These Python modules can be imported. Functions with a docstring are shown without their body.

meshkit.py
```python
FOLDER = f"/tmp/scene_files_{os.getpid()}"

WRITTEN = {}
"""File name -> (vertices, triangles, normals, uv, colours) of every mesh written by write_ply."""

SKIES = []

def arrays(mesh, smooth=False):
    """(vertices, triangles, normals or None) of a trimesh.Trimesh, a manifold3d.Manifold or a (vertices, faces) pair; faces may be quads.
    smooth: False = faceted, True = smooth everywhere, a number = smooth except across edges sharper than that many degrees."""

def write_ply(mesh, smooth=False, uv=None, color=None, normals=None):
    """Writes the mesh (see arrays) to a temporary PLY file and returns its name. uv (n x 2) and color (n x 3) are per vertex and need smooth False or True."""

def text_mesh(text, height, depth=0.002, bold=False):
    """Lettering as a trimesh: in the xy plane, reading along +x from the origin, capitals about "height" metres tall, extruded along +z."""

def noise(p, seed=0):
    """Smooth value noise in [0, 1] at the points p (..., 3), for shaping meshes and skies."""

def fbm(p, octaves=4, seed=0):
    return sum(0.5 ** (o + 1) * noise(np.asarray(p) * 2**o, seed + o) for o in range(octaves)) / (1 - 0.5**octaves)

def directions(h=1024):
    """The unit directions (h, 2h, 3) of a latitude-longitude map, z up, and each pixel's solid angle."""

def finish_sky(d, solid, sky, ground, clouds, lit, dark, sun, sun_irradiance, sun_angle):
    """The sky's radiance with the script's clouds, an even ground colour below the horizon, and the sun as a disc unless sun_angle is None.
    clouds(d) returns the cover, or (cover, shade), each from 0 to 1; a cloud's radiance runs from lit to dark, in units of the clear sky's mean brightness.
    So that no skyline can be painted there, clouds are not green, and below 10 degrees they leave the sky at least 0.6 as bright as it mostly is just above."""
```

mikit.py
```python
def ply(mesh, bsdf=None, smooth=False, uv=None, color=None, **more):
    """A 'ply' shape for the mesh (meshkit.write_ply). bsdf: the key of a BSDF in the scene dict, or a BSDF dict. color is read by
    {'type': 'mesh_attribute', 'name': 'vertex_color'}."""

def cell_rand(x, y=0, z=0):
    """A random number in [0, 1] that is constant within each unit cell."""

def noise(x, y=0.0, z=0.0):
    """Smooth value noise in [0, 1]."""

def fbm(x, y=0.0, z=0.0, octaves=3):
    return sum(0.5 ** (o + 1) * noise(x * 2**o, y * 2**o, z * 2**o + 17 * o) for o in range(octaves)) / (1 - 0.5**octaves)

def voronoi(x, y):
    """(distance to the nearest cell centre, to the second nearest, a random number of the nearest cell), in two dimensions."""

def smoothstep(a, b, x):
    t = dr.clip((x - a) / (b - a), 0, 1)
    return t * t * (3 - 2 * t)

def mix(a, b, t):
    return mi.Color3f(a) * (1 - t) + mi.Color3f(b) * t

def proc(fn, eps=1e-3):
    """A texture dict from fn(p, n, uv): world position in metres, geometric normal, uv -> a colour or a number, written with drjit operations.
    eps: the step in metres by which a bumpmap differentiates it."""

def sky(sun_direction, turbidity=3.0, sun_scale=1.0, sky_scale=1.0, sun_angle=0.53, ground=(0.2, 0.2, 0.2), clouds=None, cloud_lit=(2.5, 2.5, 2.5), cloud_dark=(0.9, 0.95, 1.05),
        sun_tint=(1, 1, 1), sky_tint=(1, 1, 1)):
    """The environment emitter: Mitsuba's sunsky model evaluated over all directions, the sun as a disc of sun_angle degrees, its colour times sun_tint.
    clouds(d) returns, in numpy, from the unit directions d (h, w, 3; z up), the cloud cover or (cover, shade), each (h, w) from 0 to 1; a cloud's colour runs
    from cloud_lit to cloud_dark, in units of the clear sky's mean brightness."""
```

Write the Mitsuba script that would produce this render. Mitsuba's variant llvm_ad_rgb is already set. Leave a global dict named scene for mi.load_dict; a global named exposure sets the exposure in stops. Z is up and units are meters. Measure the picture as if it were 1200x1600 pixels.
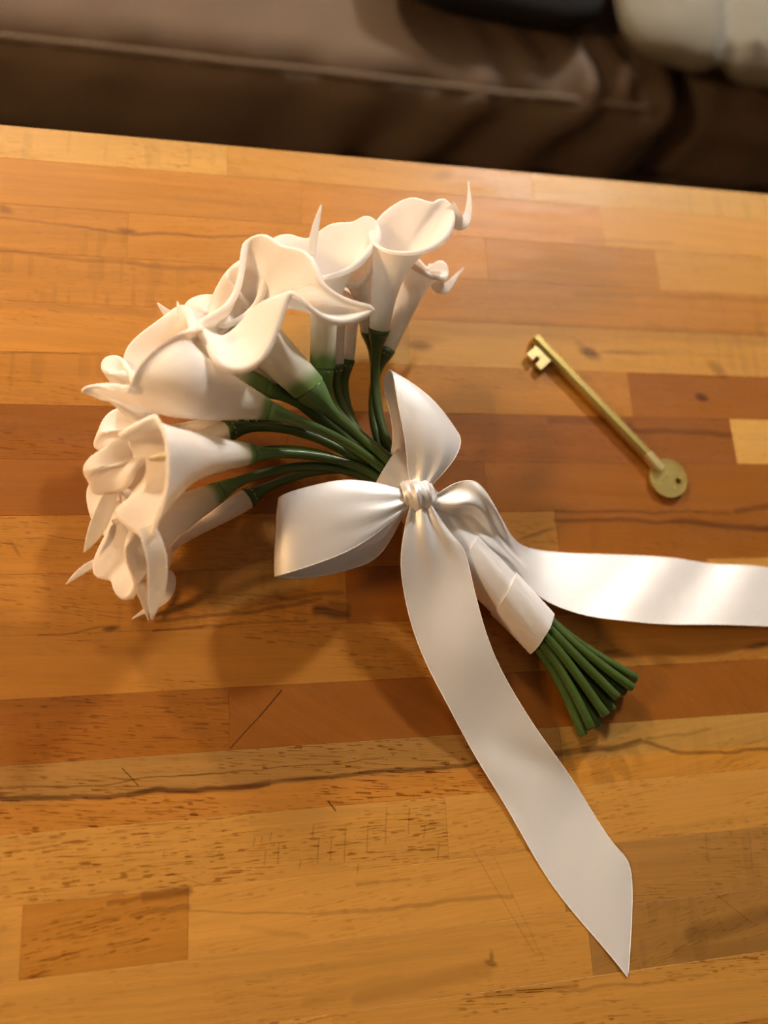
import math, random
import numpy as np, trimesh, drjit as dr, mitsuba as mi, mikit, meshkit
from mikit import proc, fbm, noise, smoothstep, mix, cell_rand
from scipy.interpolate import CubicSpline
from scipy.optimize import linear_sum_assignment
from shapely.geometry import Polygon, Point
T = mi.ScalarTransform4f
rng = np.random.default_rng(7)
random.seed(7)
scene, labels = {'type': 'scene'}, {}

# ------------------------------------------------------------------ camera
ZT = 0.74            # height of the table top
CH = 0.4261          # camera height above it
FPX = 1110.0
ROT = np.array([[0.98102688, 0.0071451, -0.19374004], [-0.05397981, 0.96987069, -0.23756479], [0.18620536, 0.24351549, 0.95185491]])
EYE = np.array([0, 0, ZT + CH])
fwd, up = ROT @ [0, 0, -1.0], ROT @ [0, 1.0, 0]
scene['camera'] = {'type': 'thinlens', 'to_world': T().look_at(origin=EYE.tolist(), target=(EYE + fwd).tolist(), up=up.tolist()),
                   'fov': 2 * math.degrees(math.atan(600 / FPX)), 'fov_axis': 'x', 'near_clip': 0.02, 'far_clip': 50.0,
                   'aperture_radius': 0.0050, 'focus_distance': 0.405}
exposure = 0.0
# ------------------------------------------------------------------ light: two globe floor lamps behind the sofa, a ceiling lamp to the left
ZC = 2.62
GLOBES = [  # x, y, height of the globe's centre, radius, radiance
    (0.98, 1.82, ZT + 1.20, 0.085, (560, 545, 515)),
    (-0.75, 1.85, ZT + 0.95, 0.085, (380, 312, 228)),
]
GLOBES.append((-0.85, 0.10, ZT + 0.58, 0.075, (130, 82, 40)))
LAMPS = []  # x, y, radius, radiance


def at(px, py, h=0.0):
    """The point h metres above the table top seen at that place of the photograph."""
    d = ROT @ np.array([(px - 600) / 1000, -(py - 800) / 1000, -FPX / 1000])
    return np.array([0, 0, CH]) + (CH - h) / -d[2] * d + [0, 0, ZT]


def pts(rows):
    return np.array([at(r[0], r[1], r[2] / 1000) for r in rows])


def rgb(*c):
    return {'type': 'rgb', 'value': list(c)}


def plain(color, rough=0.5, spec=0.5, **more):
    return {'type': 'twosided', 'bsdf': {'type': 'principled', 'base_color': rgb(*color) if not isinstance(color, dict) else color, 'roughness': rough, 'specular': spec, **more}}


used = {}


def numbered(key):
    n = used.get(key, -1) + 1
    used[key] = n
    return key if n == 0 else f'{key}_{n:03d}'


def obj(name, mesh, bsdf, parent=None, smooth=False, **k):
    key = numbered((parent + '__' if parent else '') + name)
    scene[key] = mikit.ply(mesh, bsdf, smooth, **k)
    return key


def tag(key, label=None, cat=None, **more):
    labels[key] = {**({'label': label} if label else {}), **({'category': cat} if cat else {}), **more}
    return key


def struct(name, mesh, bsdf, **k):
    return tag(obj(name, mesh, bsdf, None, **k), kind='structure')


def box(x0, x1, y0, y1, z0, z1):
    m = trimesh.creation.box((x1 - x0, y1 - y0, z1 - z0))
    m.apply_translation(((x0 + x1) / 2, (y0 + y1) / 2, (z0 + z1) / 2))
    return m


def grid_faces(nu, nv, wrap=False):
    i, j = np.meshgrid(np.arange(nu - (0 if wrap else 1)), np.arange(nv - 1), indexing='ij')
    a, b = i * nv + j, ((i + 1) % nu) * nv + j
    return np.stack([a, b, b + 1, a + 1], -1).reshape(-1, 4)


def quads(v, f, process=False):
    return trimesh.Trimesh(v, np.vstack([f[:, [0, 1, 2]], f[:, [0, 2, 3]]]), process=process)


def unit(v):
    v = np.asarray(v, float)
    return v / (np.linalg.norm(v, axis=-1, keepdims=True) + 1e-12)


def spline(p, n, closed=False, u=None):
    p = np.asarray(p, float)
    if closed:
        p = np.vstack([p, p[:1]])
    d = np.r_[0, np.cumsum(np.linalg.norm(np.diff(p[:, :3], axis=0), axis=1) ** 0.6 + 1e-9)] if u is None else u
    return CubicSpline(d, p, bc_type='periodic' if closed else 'natural')(np.linspace(0, d[-1], n, endpoint=not closed))


def tube(path, radii, sides=12, cap=True):
    p = np.asarray(path, float)
    r = np.broadcast_to(radii, (len(p),))
    t = unit(np.gradient(p, axis=0))
    a = np.zeros_like(p)
    a[0] = unit(np.cross(t[0], [0.3, 0.2, 0.9]))
    for i in range(1, len(p)):
        a[i] = unit(a[i - 1] - t[i] * (a[i - 1] @ t[i]))
    b = np.cross(t, a)
    w = np.arange(sides) * 2 * np.pi / sides
    v = p[:, None] + r[:, None, None] * (np.cos(w)[None, :, None] * a[:, None] + np.sin(w)[None, :, None] * b[:, None])
    f = grid_faces(len(p), sides)
    k = np.arange(len(p) - 1) * sides
    f = np.vstack([f, np.stack([k + sides - 1, k + 2 * sides - 1, k + sides, k], 1)])
    m = quads(v.reshape(-1, 3), f)
    if cap:
        n = len(m.vertices)
        vs = np.vstack([m.vertices, p[0], p[-1]])
        j = np.arange(sides)
        f0 = np.stack([j, (j + 1) % sides, j * 0 + n], 1)
        e = (len(p) - 1) * sides
        f1 = np.stack([e + (j + 1) % sides, e + j, j * 0 + n + 1], 1)
        m = trimesh.Trimesh(vs, np.vstack([m.faces, f0, f1]), process=False)
    return m


# ------------------------------------------------------------------ materials
PALETTE = np.array([  # one beech tone per stave
    (0.54, 0.29, 0.070),   # 0 pale honey
    (0.48, 0.230, 0.045),   # 1 honey
    (0.39, 0.158, 0.022),   # 2 amber
    (0.27, 0.088, 0.009),   # 3 russet
    (0.24, 0.076, 0.008),   # 4 dark brown
    (0.39, 0.205, 0.045),   # 5 grey tan
    (0.32, 0.155, 0.036),   # 6 grey brown
    (0.45, 0.188, 0.028),   # 7 orange
])
LINE = 0.3438   # y of row line 0
ROW = 0.034
EDGE = 0.3685
XL, XR = -0.62, 0.98
# joints by row (pixel x, y on the joint) and the tone of each stave from left to right; -1 is the half row along the far edge
STAVES = {
    -1: ([(355, 250), (833, 297)], [0, 1, 0], [0.5, .3, .3]),
    0: ([(470, 300), (940, 345)], [7, 7, 1], [.2, .2, .2]),
    1: ([(200, 352), (760, 400), (1030, 440)], [7, 7, 2, 1], [.2, .2, .2, .2]),
    2: ([(620, 460)], [7, 2], [.3, .2]),
    3: ([(300, 520), (640, 545)], [7, 5, 1], [.3, .2, .2]),
    4: ([(985, 620)], [2, 3], [.4, .3]),
    5: ([(450, 690), (1146, 690)], [4, 4, 0], [.5, .4, .2]),
    6: ([(470, 760), (760, 765)], [4, 4, 3], [.2, .3, .4]),
    7: ([(870, 828)], [2, 3], [.5, .4]),
    8: ([(541, 930), (1110, 910)], [2, 3, 1], [.5, .4, .3]),
    9: ([(930, 990)], [2, 2], [.7, .5]),
    10: ([(358, 1120)], [3, 4], [.7, .2]),
    11: ([(880, 1190)], [6, 5], [1.0, .4]),
    12: ([(699, 1300)], [1, 1], [.9, .5]),
    13: ([(33, 1470), (294, 1445), (880, 1380)], [1, 2, 1, 6], [.3, 1., .3, .6]),
    14: ([(923, 1485)], [1, 6], [.3, .4]),
    15: ([(520, 1560)], [1, 1], [1.0, 1.]),
    16: ([(300, 1650)], [1, 2], [.6, .7]),
}
tone_of, fleck_of, lean_of = [], [], []
CURLY = {(10, 1): -0.75, (14, 1): 0.12, (11, 1): 0.05}
# marks grown into the wood: (px, py, px, py, half width mm, strength, ripple)
MARKS = [(a, b, c, d, w, s, k) for a, b, c, d, w, s, k in [
    (0, 343, 100, 352, 0.9, .35, 1), (100, 352, 205, 365, 0.9, .45, 1), (205, 365, 330, 370, 1.0, .55, 1), (330, 370, 405, 364, .9, .5, 1),
    (190, 360, 208, 363, 2.2, .6, 0), (0, 392, 200, 410, 1.6, .3, 1), (200, 410, 400, 428, 1.8, .35, 1), (0, 325, 12, 330, 2.5, .5, 0),
    (0, 550, 170, 552, 0.7, .3, 1), (0, 478, 240, 490, 3., .18, 1),
    (0, 1252, 200, 1243, 1.3, .8, 1), (200, 1243, 420, 1222, 1.7, .9, 1), (420, 1222, 690, 1196, 1.2, .75, 1), (690, 1196, 860, 1182, 1.2, .75, 1),
    (860, 1182, 1000, 1160, 1.9, .7, 1), (1000, 1160, 1050, 1176, 1.2, .6, 1), (1050, 1176, 1200, 1172, 1.1, .6, 1), (1010, 1158, 1110, 1140, .9, .3, 1),
    (0, 1236, 120, 1230, 0.4, .6, 1), (120, 1230, 250, 1216, .4, .65, 1), (250, 1216, 330, 1207, .45, .7, 1), (330, 1207, 600, 1186, .4, .5, 1),
    (250, 900, 350, 885, 1., .25, 1), (245, 968, 380, 955, 1.2, .5, 1), (380, 955, 500, 935, 1.3, .55, 1), (240, 985, 380, 972, .9, .5, 1), (380, 972, 480, 967, .9, .35, 1), (440, 932, 535, 925, 1.4, .5, 1),
    (495, 952, 540, 961, 3.2, .8, 1), (520, 945, 541, 950, 3., .5, 1), (380, 925, 440, 931, .8, .3, 1),
    (166, 984, 180, 982, 1.5, .85, 0), (60, 992, 170, 982, .6, .4, 1),
    (30, 866, 20, 850, .9, .35, 0),
    (762, 1505, 772, 1508, 1.6, .7, 0), (768, 1492, 768, 1510, 1.2, .55, 0), (560, 1560, 760, 1515, 4., .25, 1), (480, 1562, 620, 1535, 3., .15, 1),
    (880, 1550, 1100, 1520, .9, .3, 1), (1080, 1460, 1200, 1430, 5., .35, 1), (1060, 1490, 1200, 1475, 4., .25, 1), (760, 1553, 900, 1540, 1.5, .3, 1), (0, 1590, 600, 1540, 1.2, .1, 1),
    (558, 1378, 590, 1373, 1.0, .4, 1), (590, 1373, 640, 1370, .6, .3, 1), (294, 1426, 500, 1428, .6, .3, 1), (500, 1428, 800, 1400, 1.2, .3, 1), (380, 1452, 480, 1462, 1.6, .12, 1),
    (170, 1411, 230, 1405, 1.2, .45, 1), (225, 1406, 294, 1396, 2.4, .6, 1), (205, 1432, 245, 1428, 1.0, .4, 1), (240, 1428, 294, 1420, 1.6, .4, 1),
    (915, 548, 928, 553, 3.6, .9, 0), (900, 530, 918, 548, 2.5, .3, 0), (940, 549, 1025, 552, 1.6, .45, 0), (645, 538, 665, 540, 3.8, .6, 0), (620, 530, 680, 530, 5., .25, 0),
    (1115, 572, 1128, 584, 4., .45, 0), (1093, 620, 1100, 622, 3., .85, 0), (985, 670, 1140, 678, 2.2, .5, 1), (860, 655, 985, 664, 3., .35, 1),
    (600, 508, 850, 514, 7., .22, 1), (850, 514, 1200, 532, 7., .28, 1), (900, 458, 1200, 468, 2.5, .2, 1), (900, 375, 1050, 378, 2., .15, 1),
    (868, 813, 1050, 815, 1.6, .55, 1), (1050, 815, 1200, 826, 2.2, .65, 1), (1150, 798, 1200, 790, 2.2, .5, 1), (868, 800, 1140, 801, 1.2, .4, 1), (815, 843, 866, 825, 1.2, .5, 0),
    (945, 1019, 965, 1017, 1.3, .6, 0), (1170, 1012, 1200, 1007, 2., .7, 0), (1025, 1030, 1045, 1036, 3.6, .5, 0), (1010, 1015, 1060, 1018, 4., .25, 0),
    (685, 275, 700, 272, 3.5, .25, 0),
]]
# cracks and scratches: thin and sharp
CRACKS = [(360, 1170, 405, 1120, .35, .8), (405, 1120, 440, 1078, .45, .85), (191, 1200, 216, 1228, .35, .7), (513, 1252, 524, 1266, .45, .8),
          (740, 1330, 835, 1490, .22, .3), (770, 1335, 850, 1500, .2, .25), (1110, 1390, 1175, 1443, .22, .4), (260, 1362, 320, 1385, .25, .25), (1103, 1303, 1106, 1345, .4, .25), (1170, 1300, 1176, 1365, .4, .25)]
CRACKS += [(x, y, x - 2, y + l, .42, .28) for x, y, l in [(398, 1310, 12), (410, 1308, 8), (424, 1302, 12), (490, 1290, 18), (498, 1308, 40), (518, 1308, 36), (436, 1318, 32), (415, 1330, 22), (540, 1292, 52), (604, 1262, 55), (640, 1262, 40), (664, 1290, 18), (575, 1290, 40), (686, 1318, 24), (560, 1350, 12), (470, 1345, 10)]]
MARKS = [(a - 260 if a == 0 and k else a, b - (d - b) / max(c - a, 1) * 260 if a == 0 and k else b, c + 260 if c == 1200 and k else c, d + (d - b) / max(c - a, 1) * 260 if c == 1200 and k else d, w, s, k) for a, b, c, d, w, s, k in MARKS]
SEG = np.array([[*at(a, b)[:2], *at(c, d)[:2], w / 1000, s, k] for a, b, c, d, w, s, k in MARKS])
CRK = np.array([[*at(a, b)[:2], *at(c, d)[:2], w / 1000, s] for a, b, c, d, w, s in CRACKS])


STREAK_Y = float(np.mean([at(200, 1243)[1], at(420, 1222)[1], at(690, 1196)[1], at(860, 1182)[1]]))


def seg_dist(x, y, s):
    dx, dy = s[2] - s[0], s[3] - s[1]
    l2 = max(dx * dx + dy * dy, 1e-12)
    t = dr.clip(((x - s[0]) * dx + (y - s[1]) * dy) / l2, 0, 1)
    return dr.sqrt(dr.square(x - s[0] - t * dx) + dr.square(y - s[1] - t * dy))


def wood(p, n, uv):
    sid = dr.floor(uv.x / 4 + 0.5)
    x, y = uv.x - 4 * sid, uv.y
    i = mi.UInt32(dr.clip(sid, 0, len(tone_of) - 1))
    base = dr.gather(mi.Color3f, TONES, i)
    fl = dr.gather(mi.Float, FLECKS, i)
    o = sid * 3.71
    lean = (cell_rand(sid, 3) - 0.5) * 0.16 + dr.gather(mi.Float, LEANS, i)
    yr = y - lean * x + 0.006 * (noise(x * 7 + o, y * 30) - 0.5)
    band = fbm(x * 3 + o, yr * 130, 0.5, octaves=3)
    fine = noise(x * 45 + o, yr * 1500)
    broad = noise(x * 5 + o, yr * 35)
    t = 0.80 + 0.26 * band + 0.10 * fine + 0.12 * (broad - 0.5)
    # short dark ray flecks
    xr, yf = x + 0.35 * y, y - 2.2 * lean * x
    f1 = smoothstep(0.74, 0.88, noise(xr * 175 + o, yf * 1500))
    f2 = smoothstep(0.70, 0.86, noise(xr * 95 + o, yf * 2200 + 5))
    fk = fl * (0.46 * f1 + 0.26 * f2) * smoothstep(0.25, 0.6, noise(x * 18 + o, y * 60))
    t *= 1 - 0.10 * smoothstep(0.62, 0.85, noise(x * 260 + o, y * 45 + 3)) * smoothstep(0.55, 0.75, noise(x * 6 + o, 2.5))
    c = base * t * (1 - fk * mi.Color3f(1.0, 1.25, 1.6))
    # below its dark heartwood line the streaked stave row is more orange
    low = dr.select((y < LINE - 11 * ROW) & (y > LINE - 12 * ROW), 1 - smoothstep(STREAK_Y - 0.004, STREAK_Y + 0.001, y), 0)
    c = c * mix(mi.Color3f(1.0), mi.Color3f(1.28, 1.06, 0.70), low)
    # heartwood streaks and knots
    wob = (noise(x * 40, y * 40) - 0.5) * 0.0030 + (noise(x * 150, y * 150) - 0.5) * 0.0011
    m = mi.Float(0)
    for s in SEG:
        if s[6] > 0:
            d = seg_dist(x, y + wob, s)
        else:   # a knot: an ellipse about the segment
            hx, hy = (s[2] - s[0]) / 2, (s[3] - s[1]) / 2
            hl = max(math.hypot(hx, hy), 1e-5)
            px, py = x - (s[0] + s[2]) / 2, y + 0.35 * wob - (s[1] + s[3]) / 2
            a, b = (px * hx + py * hy) / hl, (py * hx - px * hy) / hl
            d = dr.sqrt(dr.square(a * s[4] / (hl + s[4])) + dr.square(b)) * 0.9
        m = dr.maximum(m, float(s[5]) * (1 - smoothstep(0.35 * s[4], 1.5 * s[4], d)) * (0.75 + 0.5 * (fine - 0.2)))
    c = c * (1 - dr.minimum(m, 0.95) * mi.Color3f(0.80, 0.88, 0.93))
    k = mi.Float(0)
    for s in CRK:
        d = seg_dist(x, y + wob * 0.25, s)
        k = dr.maximum(k, float(s[5]) * (1 - smoothstep(0.5 * s[4], 1.4 * s[4], d)))
    c = c * (1 - 0.85 * k)
    return mi.Color3f(c)


def wood_rough(p, n, uv):
    return 0.34 + 0.16 * noise(uv.x * 30, uv.y * 160) + 0.06 * noise(uv.x * 9, uv.y * 9)


def wood_bump(p, n, uv):
    sid = dr.floor(uv.x / 4 + 0.5)
    x, y = uv.x - 4 * sid, uv.y
    return noise(x * 70 + sid, y * 1300) * 0.7 + noise(x * 200, y * 700) * 0.5


def weave(p, n, uv):
    return 0.5 + 0.25 * dr.sin(uv.x * 6283 / 0.45) * dr.sin(uv.y * 6283 / 0.45) + 0.5 * noise(uv.x * 900, uv.y * 2500)


def petal(p, n, uv):
    g = 1 - smoothstep(0.02, 0.085, uv.y + 0.02 * (noise(uv.x * 9, uv.y * 30) - 0.5))
    y = 1 - smoothstep(0.05, 0.32, uv.y)
    white = mi.Color3f(0.97, 0.94, 0.90) * (0.97 + 0.03 * noise(uv.x * 30, uv.y * 4))
    white = mix(white, mi.Color3f(0.97, 0.85, 0.74), 0.5 * smoothstep(0.35, 0.95, uv.y) * smoothstep(0.25, 0.75, noise(uv.x * 7, uv.y * 2.5)))  # peach towards the rim: warm light through the petal, put into its colour
    c = mix(white, mi.Color3f(0.80, 0.76, 0.55), 0.55 * y)
    return mix(c, mi.Color3f(0.27, 0.42, 0.15), g)


def stem_color(p, n, uv):
    c = mix(mi.Color3f(0.036, 0.068, 0.012), mi.Color3f(0.058, 0.098, 0.018), noise(p.x * 90, p.y * 90, p.z * 90))
    return mix(c, mi.Color3f(0.12, 0.22, 0.07), 0.9 * (1 - smoothstep(0.0, 0.035, uv.y)))


def cloth(r, g, b, k=1.0):
    def fn(p, n, uv):
        t = 0.78 + 0.30 * fbm(p.x * 14, p.y * 14, p.z * 14) + 0.12 * noise(p.x * 700, p.y * 700, p.z * 700)
        return mi.Color3f(r, g, b) * t
    return fn


scene['wood_bsdf'] = {'type': 'twosided', 'bsdf': {'type': 'bumpmap', 'tex': proc(wood_bump, 3e-4), 'scale': 0.00004,
                      'nested': {'type': 'principled', 'base_color': proc(wood), 'roughness': proc(wood_rough), 'specular': 0.28}}}
scene['dark_wood_bsdf'] = plain((0.10, 0.05, 0.02), 0.6)
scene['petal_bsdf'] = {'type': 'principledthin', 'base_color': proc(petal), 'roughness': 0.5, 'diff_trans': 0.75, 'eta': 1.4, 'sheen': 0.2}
scene['spadix_bsdf'] = plain((0.86, 0.70, 0.42), 0.5)
scene['stem_bsdf'] = {'type': 'twosided', 'bsdf': {'type': 'principled', 'base_color': proc(stem_color), 'roughness': 0.38, 'specular': 0.5}}
scene['satin_bsdf'] = {'type': 'twosided', 'bsdf': {'type': 'bumpmap', 'tex': proc(weave, 5e-5), 'scale': 0.000012,
                       'nested': {'type': 'principled', 'base_color': rgb(0.90, 0.875, 0.86), 'roughness': 0.45, 'specular': 1.0, 'metallic': 0.42, 'anisotropic': 0.3, 'sheen': 0.4}}}
scene['selvedge_bsdf'] = plain((0.80, 0.76, 0.73), 0.45, 0.5)
scene['brass_bsdf'] = {'type': 'twosided', 'bsdf': {'type': 'principled', 'base_color': rgb(0.74, 0.58, 0.19), 'roughness': 0.30, 'metallic': 0.9, 'specular': 0.5}}
scene['brass_pale_bsdf'] = {'type': 'twosided', 'bsdf': {'type': 'principled', 'base_color': rgb(0.84, 0.70, 0.32), 'roughness': 0.34, 'metallic': 0.9, 'specular': 0.5}}
for nm, c in (('sofa', (0.125, 0.084, 0.056)), ('pale', (0.20, 0.18, 0.14)), ('black', (0.010, 0.009, 0.009)), ('piping', (0.13, 0.09, 0.06))):
    scene[nm + '_bsdf'] = {'type': 'twosided', 'bsdf': {'type': 'principled', 'base_color': proc(cloth(*c)), 'roughness': 0.85, 'specular': 0.2, 'sheen': 0.25}}
scene['wall_bsdf'] = plain((0.13, 0.11, 0.09), 0.9, 0.1)
scene['ceiling_bsdf'] = plain((0.20, 0.18, 0.16), 0.9, 0.1)


def planks(p, n, uv):
    a = cell_rand(dr.floor(p.x / 0.12), dr.floor(p.y / 1.1 + 3.3 * cell_rand(dr.floor(p.x / 0.12))))
    return mi.Color3f(0.16, 0.09, 0.045) * (0.7 + 0.5 * a) * (0.8 + 0.4 * fbm(p.x * 90, p.y * 5))


scene['floor_bsdf'] = plain(proc(planks), 0.5, 0.4)
scene['lamp_trim_bsdf'] = plain((0.8, 0.8, 0.78), 0.4)

# ------------------------------------------------------------------ the room
RX0, RX1, RY0, RY1 = -2.6, 3.0, -2.4, 2.9
struct('floor', box(RX0, RX1, RY0, RY1, -0.05, 0), 'floor_bsdf')
struct('ceiling', box(RX0, RX1, RY0, RY1, ZC, ZC + 0.05), 'ceiling_bsdf')
struct('wall_back', box(RX0, RX1, RY1, RY1 + 0.05, 0, ZC), 'wall_bsdf')
struct('wall_front', box(RX0, RX1, RY0 - 0.05, RY0, 0, ZC), 'wall_bsdf')
struct('wall_left', box(RX0 - 0.05, RX0, RY0, RY1, 0, ZC), 'wall_bsdf')
struct('wall_right', box(RX1, RX1 + 0.05, RY0, RY1, 0, ZC), 'wall_bsdf')
for x, y, r, e in LAMPS:
    ring = trimesh.creation.annulus(r, r + 0.015, 0.006, sections=40)
    ring.apply_translation((x, y, ZC - 0.0032))
    obj('lamp_trim', ring, 'lamp_trim_bsdf', 'ceiling', smooth=40)
    w = np.arange(40) * 2 * np.pi / 40
    v = np.vstack([np.stack([x + r * np.cos(w), y + r * np.sin(w), w * 0 + ZC - 0.004], 1), [[x, y, ZC - 0.004]]])
    j = np.arange(40)
    key = obj('lamp_disc', trimesh.Trimesh(v, np.stack([(j + 1) % 40, j, j * 0 + 40], 1), process=False), 'lamp_trim_bsdf', 'ceiling')
    scene[key]['emitter'] = {'type': 'area', 'radiance': rgb(*e)}

for k, (x, y, z, r, e) in enumerate(GLOBES):
    lamp = numbered('floor_lamp')
    tag(lamp, 'floor lamp with a glowing round shade ' + ('behind the right half of the sofa', 'behind the left half of the sofa', 'standing to the left of the table')[k], 'lamp')
    prof = np.array([(0, 0), (0.13, 0), (0.13, 0.012), (0.12, 0.02), (0.02, 0.026), (0.0, 0.026)])
    m = trimesh.creation.revolve(prof, sections=40)
    m.apply_translation((x, y, 0))
    obj('base', m, 'lamp_trim_bsdf', lamp, smooth=40)
    obj('pole', tube([(x, y, 0.02), (x, y, 0.7), (x, y, z - r)], 0.011, 16), 'lamp_trim_bsdf', lamp, smooth=40)
    m = trimesh.creation.icosphere(3, r)
    m.apply_translation((x, y, z))
    key = obj('lamp_shade', m, 'lamp_trim_bsdf', lamp, smooth=True)
    scene[key]['emitter'] = {'type': 'area', 'radiance': rgb(*e)}

# ------------------------------------------------------------------ the butcher-block table
table = numbered('table')
tag(table, 'butcher-block table of glued beech staves under the bouquet and the key', 'table')
TH = 0.040


def stave(x0, x1, y0, y1, sid, lift):
    """A stave with its top edges eased; uv carries the stave's number and its place on the table."""
    g, b = 0.00003, 0.00012
    x0, x1, y0, y1 = x0 + g, x1 - g, y0 + g, y1 - g
    z = ZT + lift
    v = [(x, y, ZT - TH) for x, y in ((x0, y0), (x1, y0), (x1, y1), (x0, y1))]
    v += [(x, y, z - b) for x, y in ((x0, y0), (x1, y0), (x1, y1), (x0, y1))]
    v += [(x, y, z) for x, y in ((x0 + b, y0 + b), (x1 - b, y0 + b), (x1 - b, y1 - b), (x0 + b, y1 - b))]
    f = [(3, 2, 1, 0), (8, 9, 10, 11)]
    for k in range(4):
        f += [(k, (k + 1) % 4, 4 + (k + 1) % 4, 4 + k), (4 + k, 4 + (k + 1) % 4, 8 + (k + 1) % 4, 8 + k)]
    v, f = np.array(v), np.array(f)
    # each face gets its own vertices so that the uv of the sides follows their height
    vv = v[f].reshape(-1, 3)
    ff = np.arange(len(vv)).reshape(-1, 4)
    uv = np.stack([vv[:, 0] + 4 * sid, vv[:, 1] + 0.7 * (ZT - vv[:, 2])], 1)
    return quads(vv, ff), uv


stave_list = []
for n in range(-1, 24):
    y1 = EDGE if n == -1 else LINE - n * ROW
    y0 = LINE - (n + 1) * ROW
    if n in STAVES:
        js, tones, flecks = STAVES[n]
        xs = [at(*j)[0] for j in js]
    else:
        xs, tones, flecks = [rng.uniform(-0.2, 0.5)], list(rng.integers(0, 4, 2)), [.5, .5]
    tones, flecks = list(tones), list(flecks)
    if xs[0] - XL > 0.62:
        xs = [XL + 0.1 + 0.2 * rng.random()] + xs
        tones, flecks = [int(rng.integers(0, 4))] + tones, [.4] + flecks
    while XR - xs[-1] > 0.55:
        xs = xs + [max(xs[-1] + 0.3, 0.52) + 0.14 * rng.random()]
        tones, flecks = tones + [int(rng.integers(0, 4))], flecks + [.4]
    cut = [XL] + xs + [XR]
    for k in range(len(cut) - 1):
        sid = len(tone_of)
        tone_of.append(PALETTE[tones[k]] * rng.uniform(0.96, 1.04))
        fleck_of.append(flecks[k])
        lean_of.append(0.0)
        for (row, num), a in CURLY.items():
            if row == n and xs and k == num + (len(xs) - (len(STAVES[n][0]) if n in STAVES else 0) > 0 and cut[1] < -0.3):
                lean_of[-1] = a
        stave_list.append((cut[k], cut[k + 1], y0, y1, sid, rng.uniform(-0.00005, 0)))
Y_FRONT = LINE - 24 * ROW
TONES = mi.Color3f(*np.array(tone_of).T.astype(np.float32))
FLECKS = mi.Float(np.array(fleck_of, dtype=np.float32))
LEANS = mi.Float(np.array(lean_of, dtype=np.float32))
dr.eval(TONES, FLECKS, LEANS)
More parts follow.
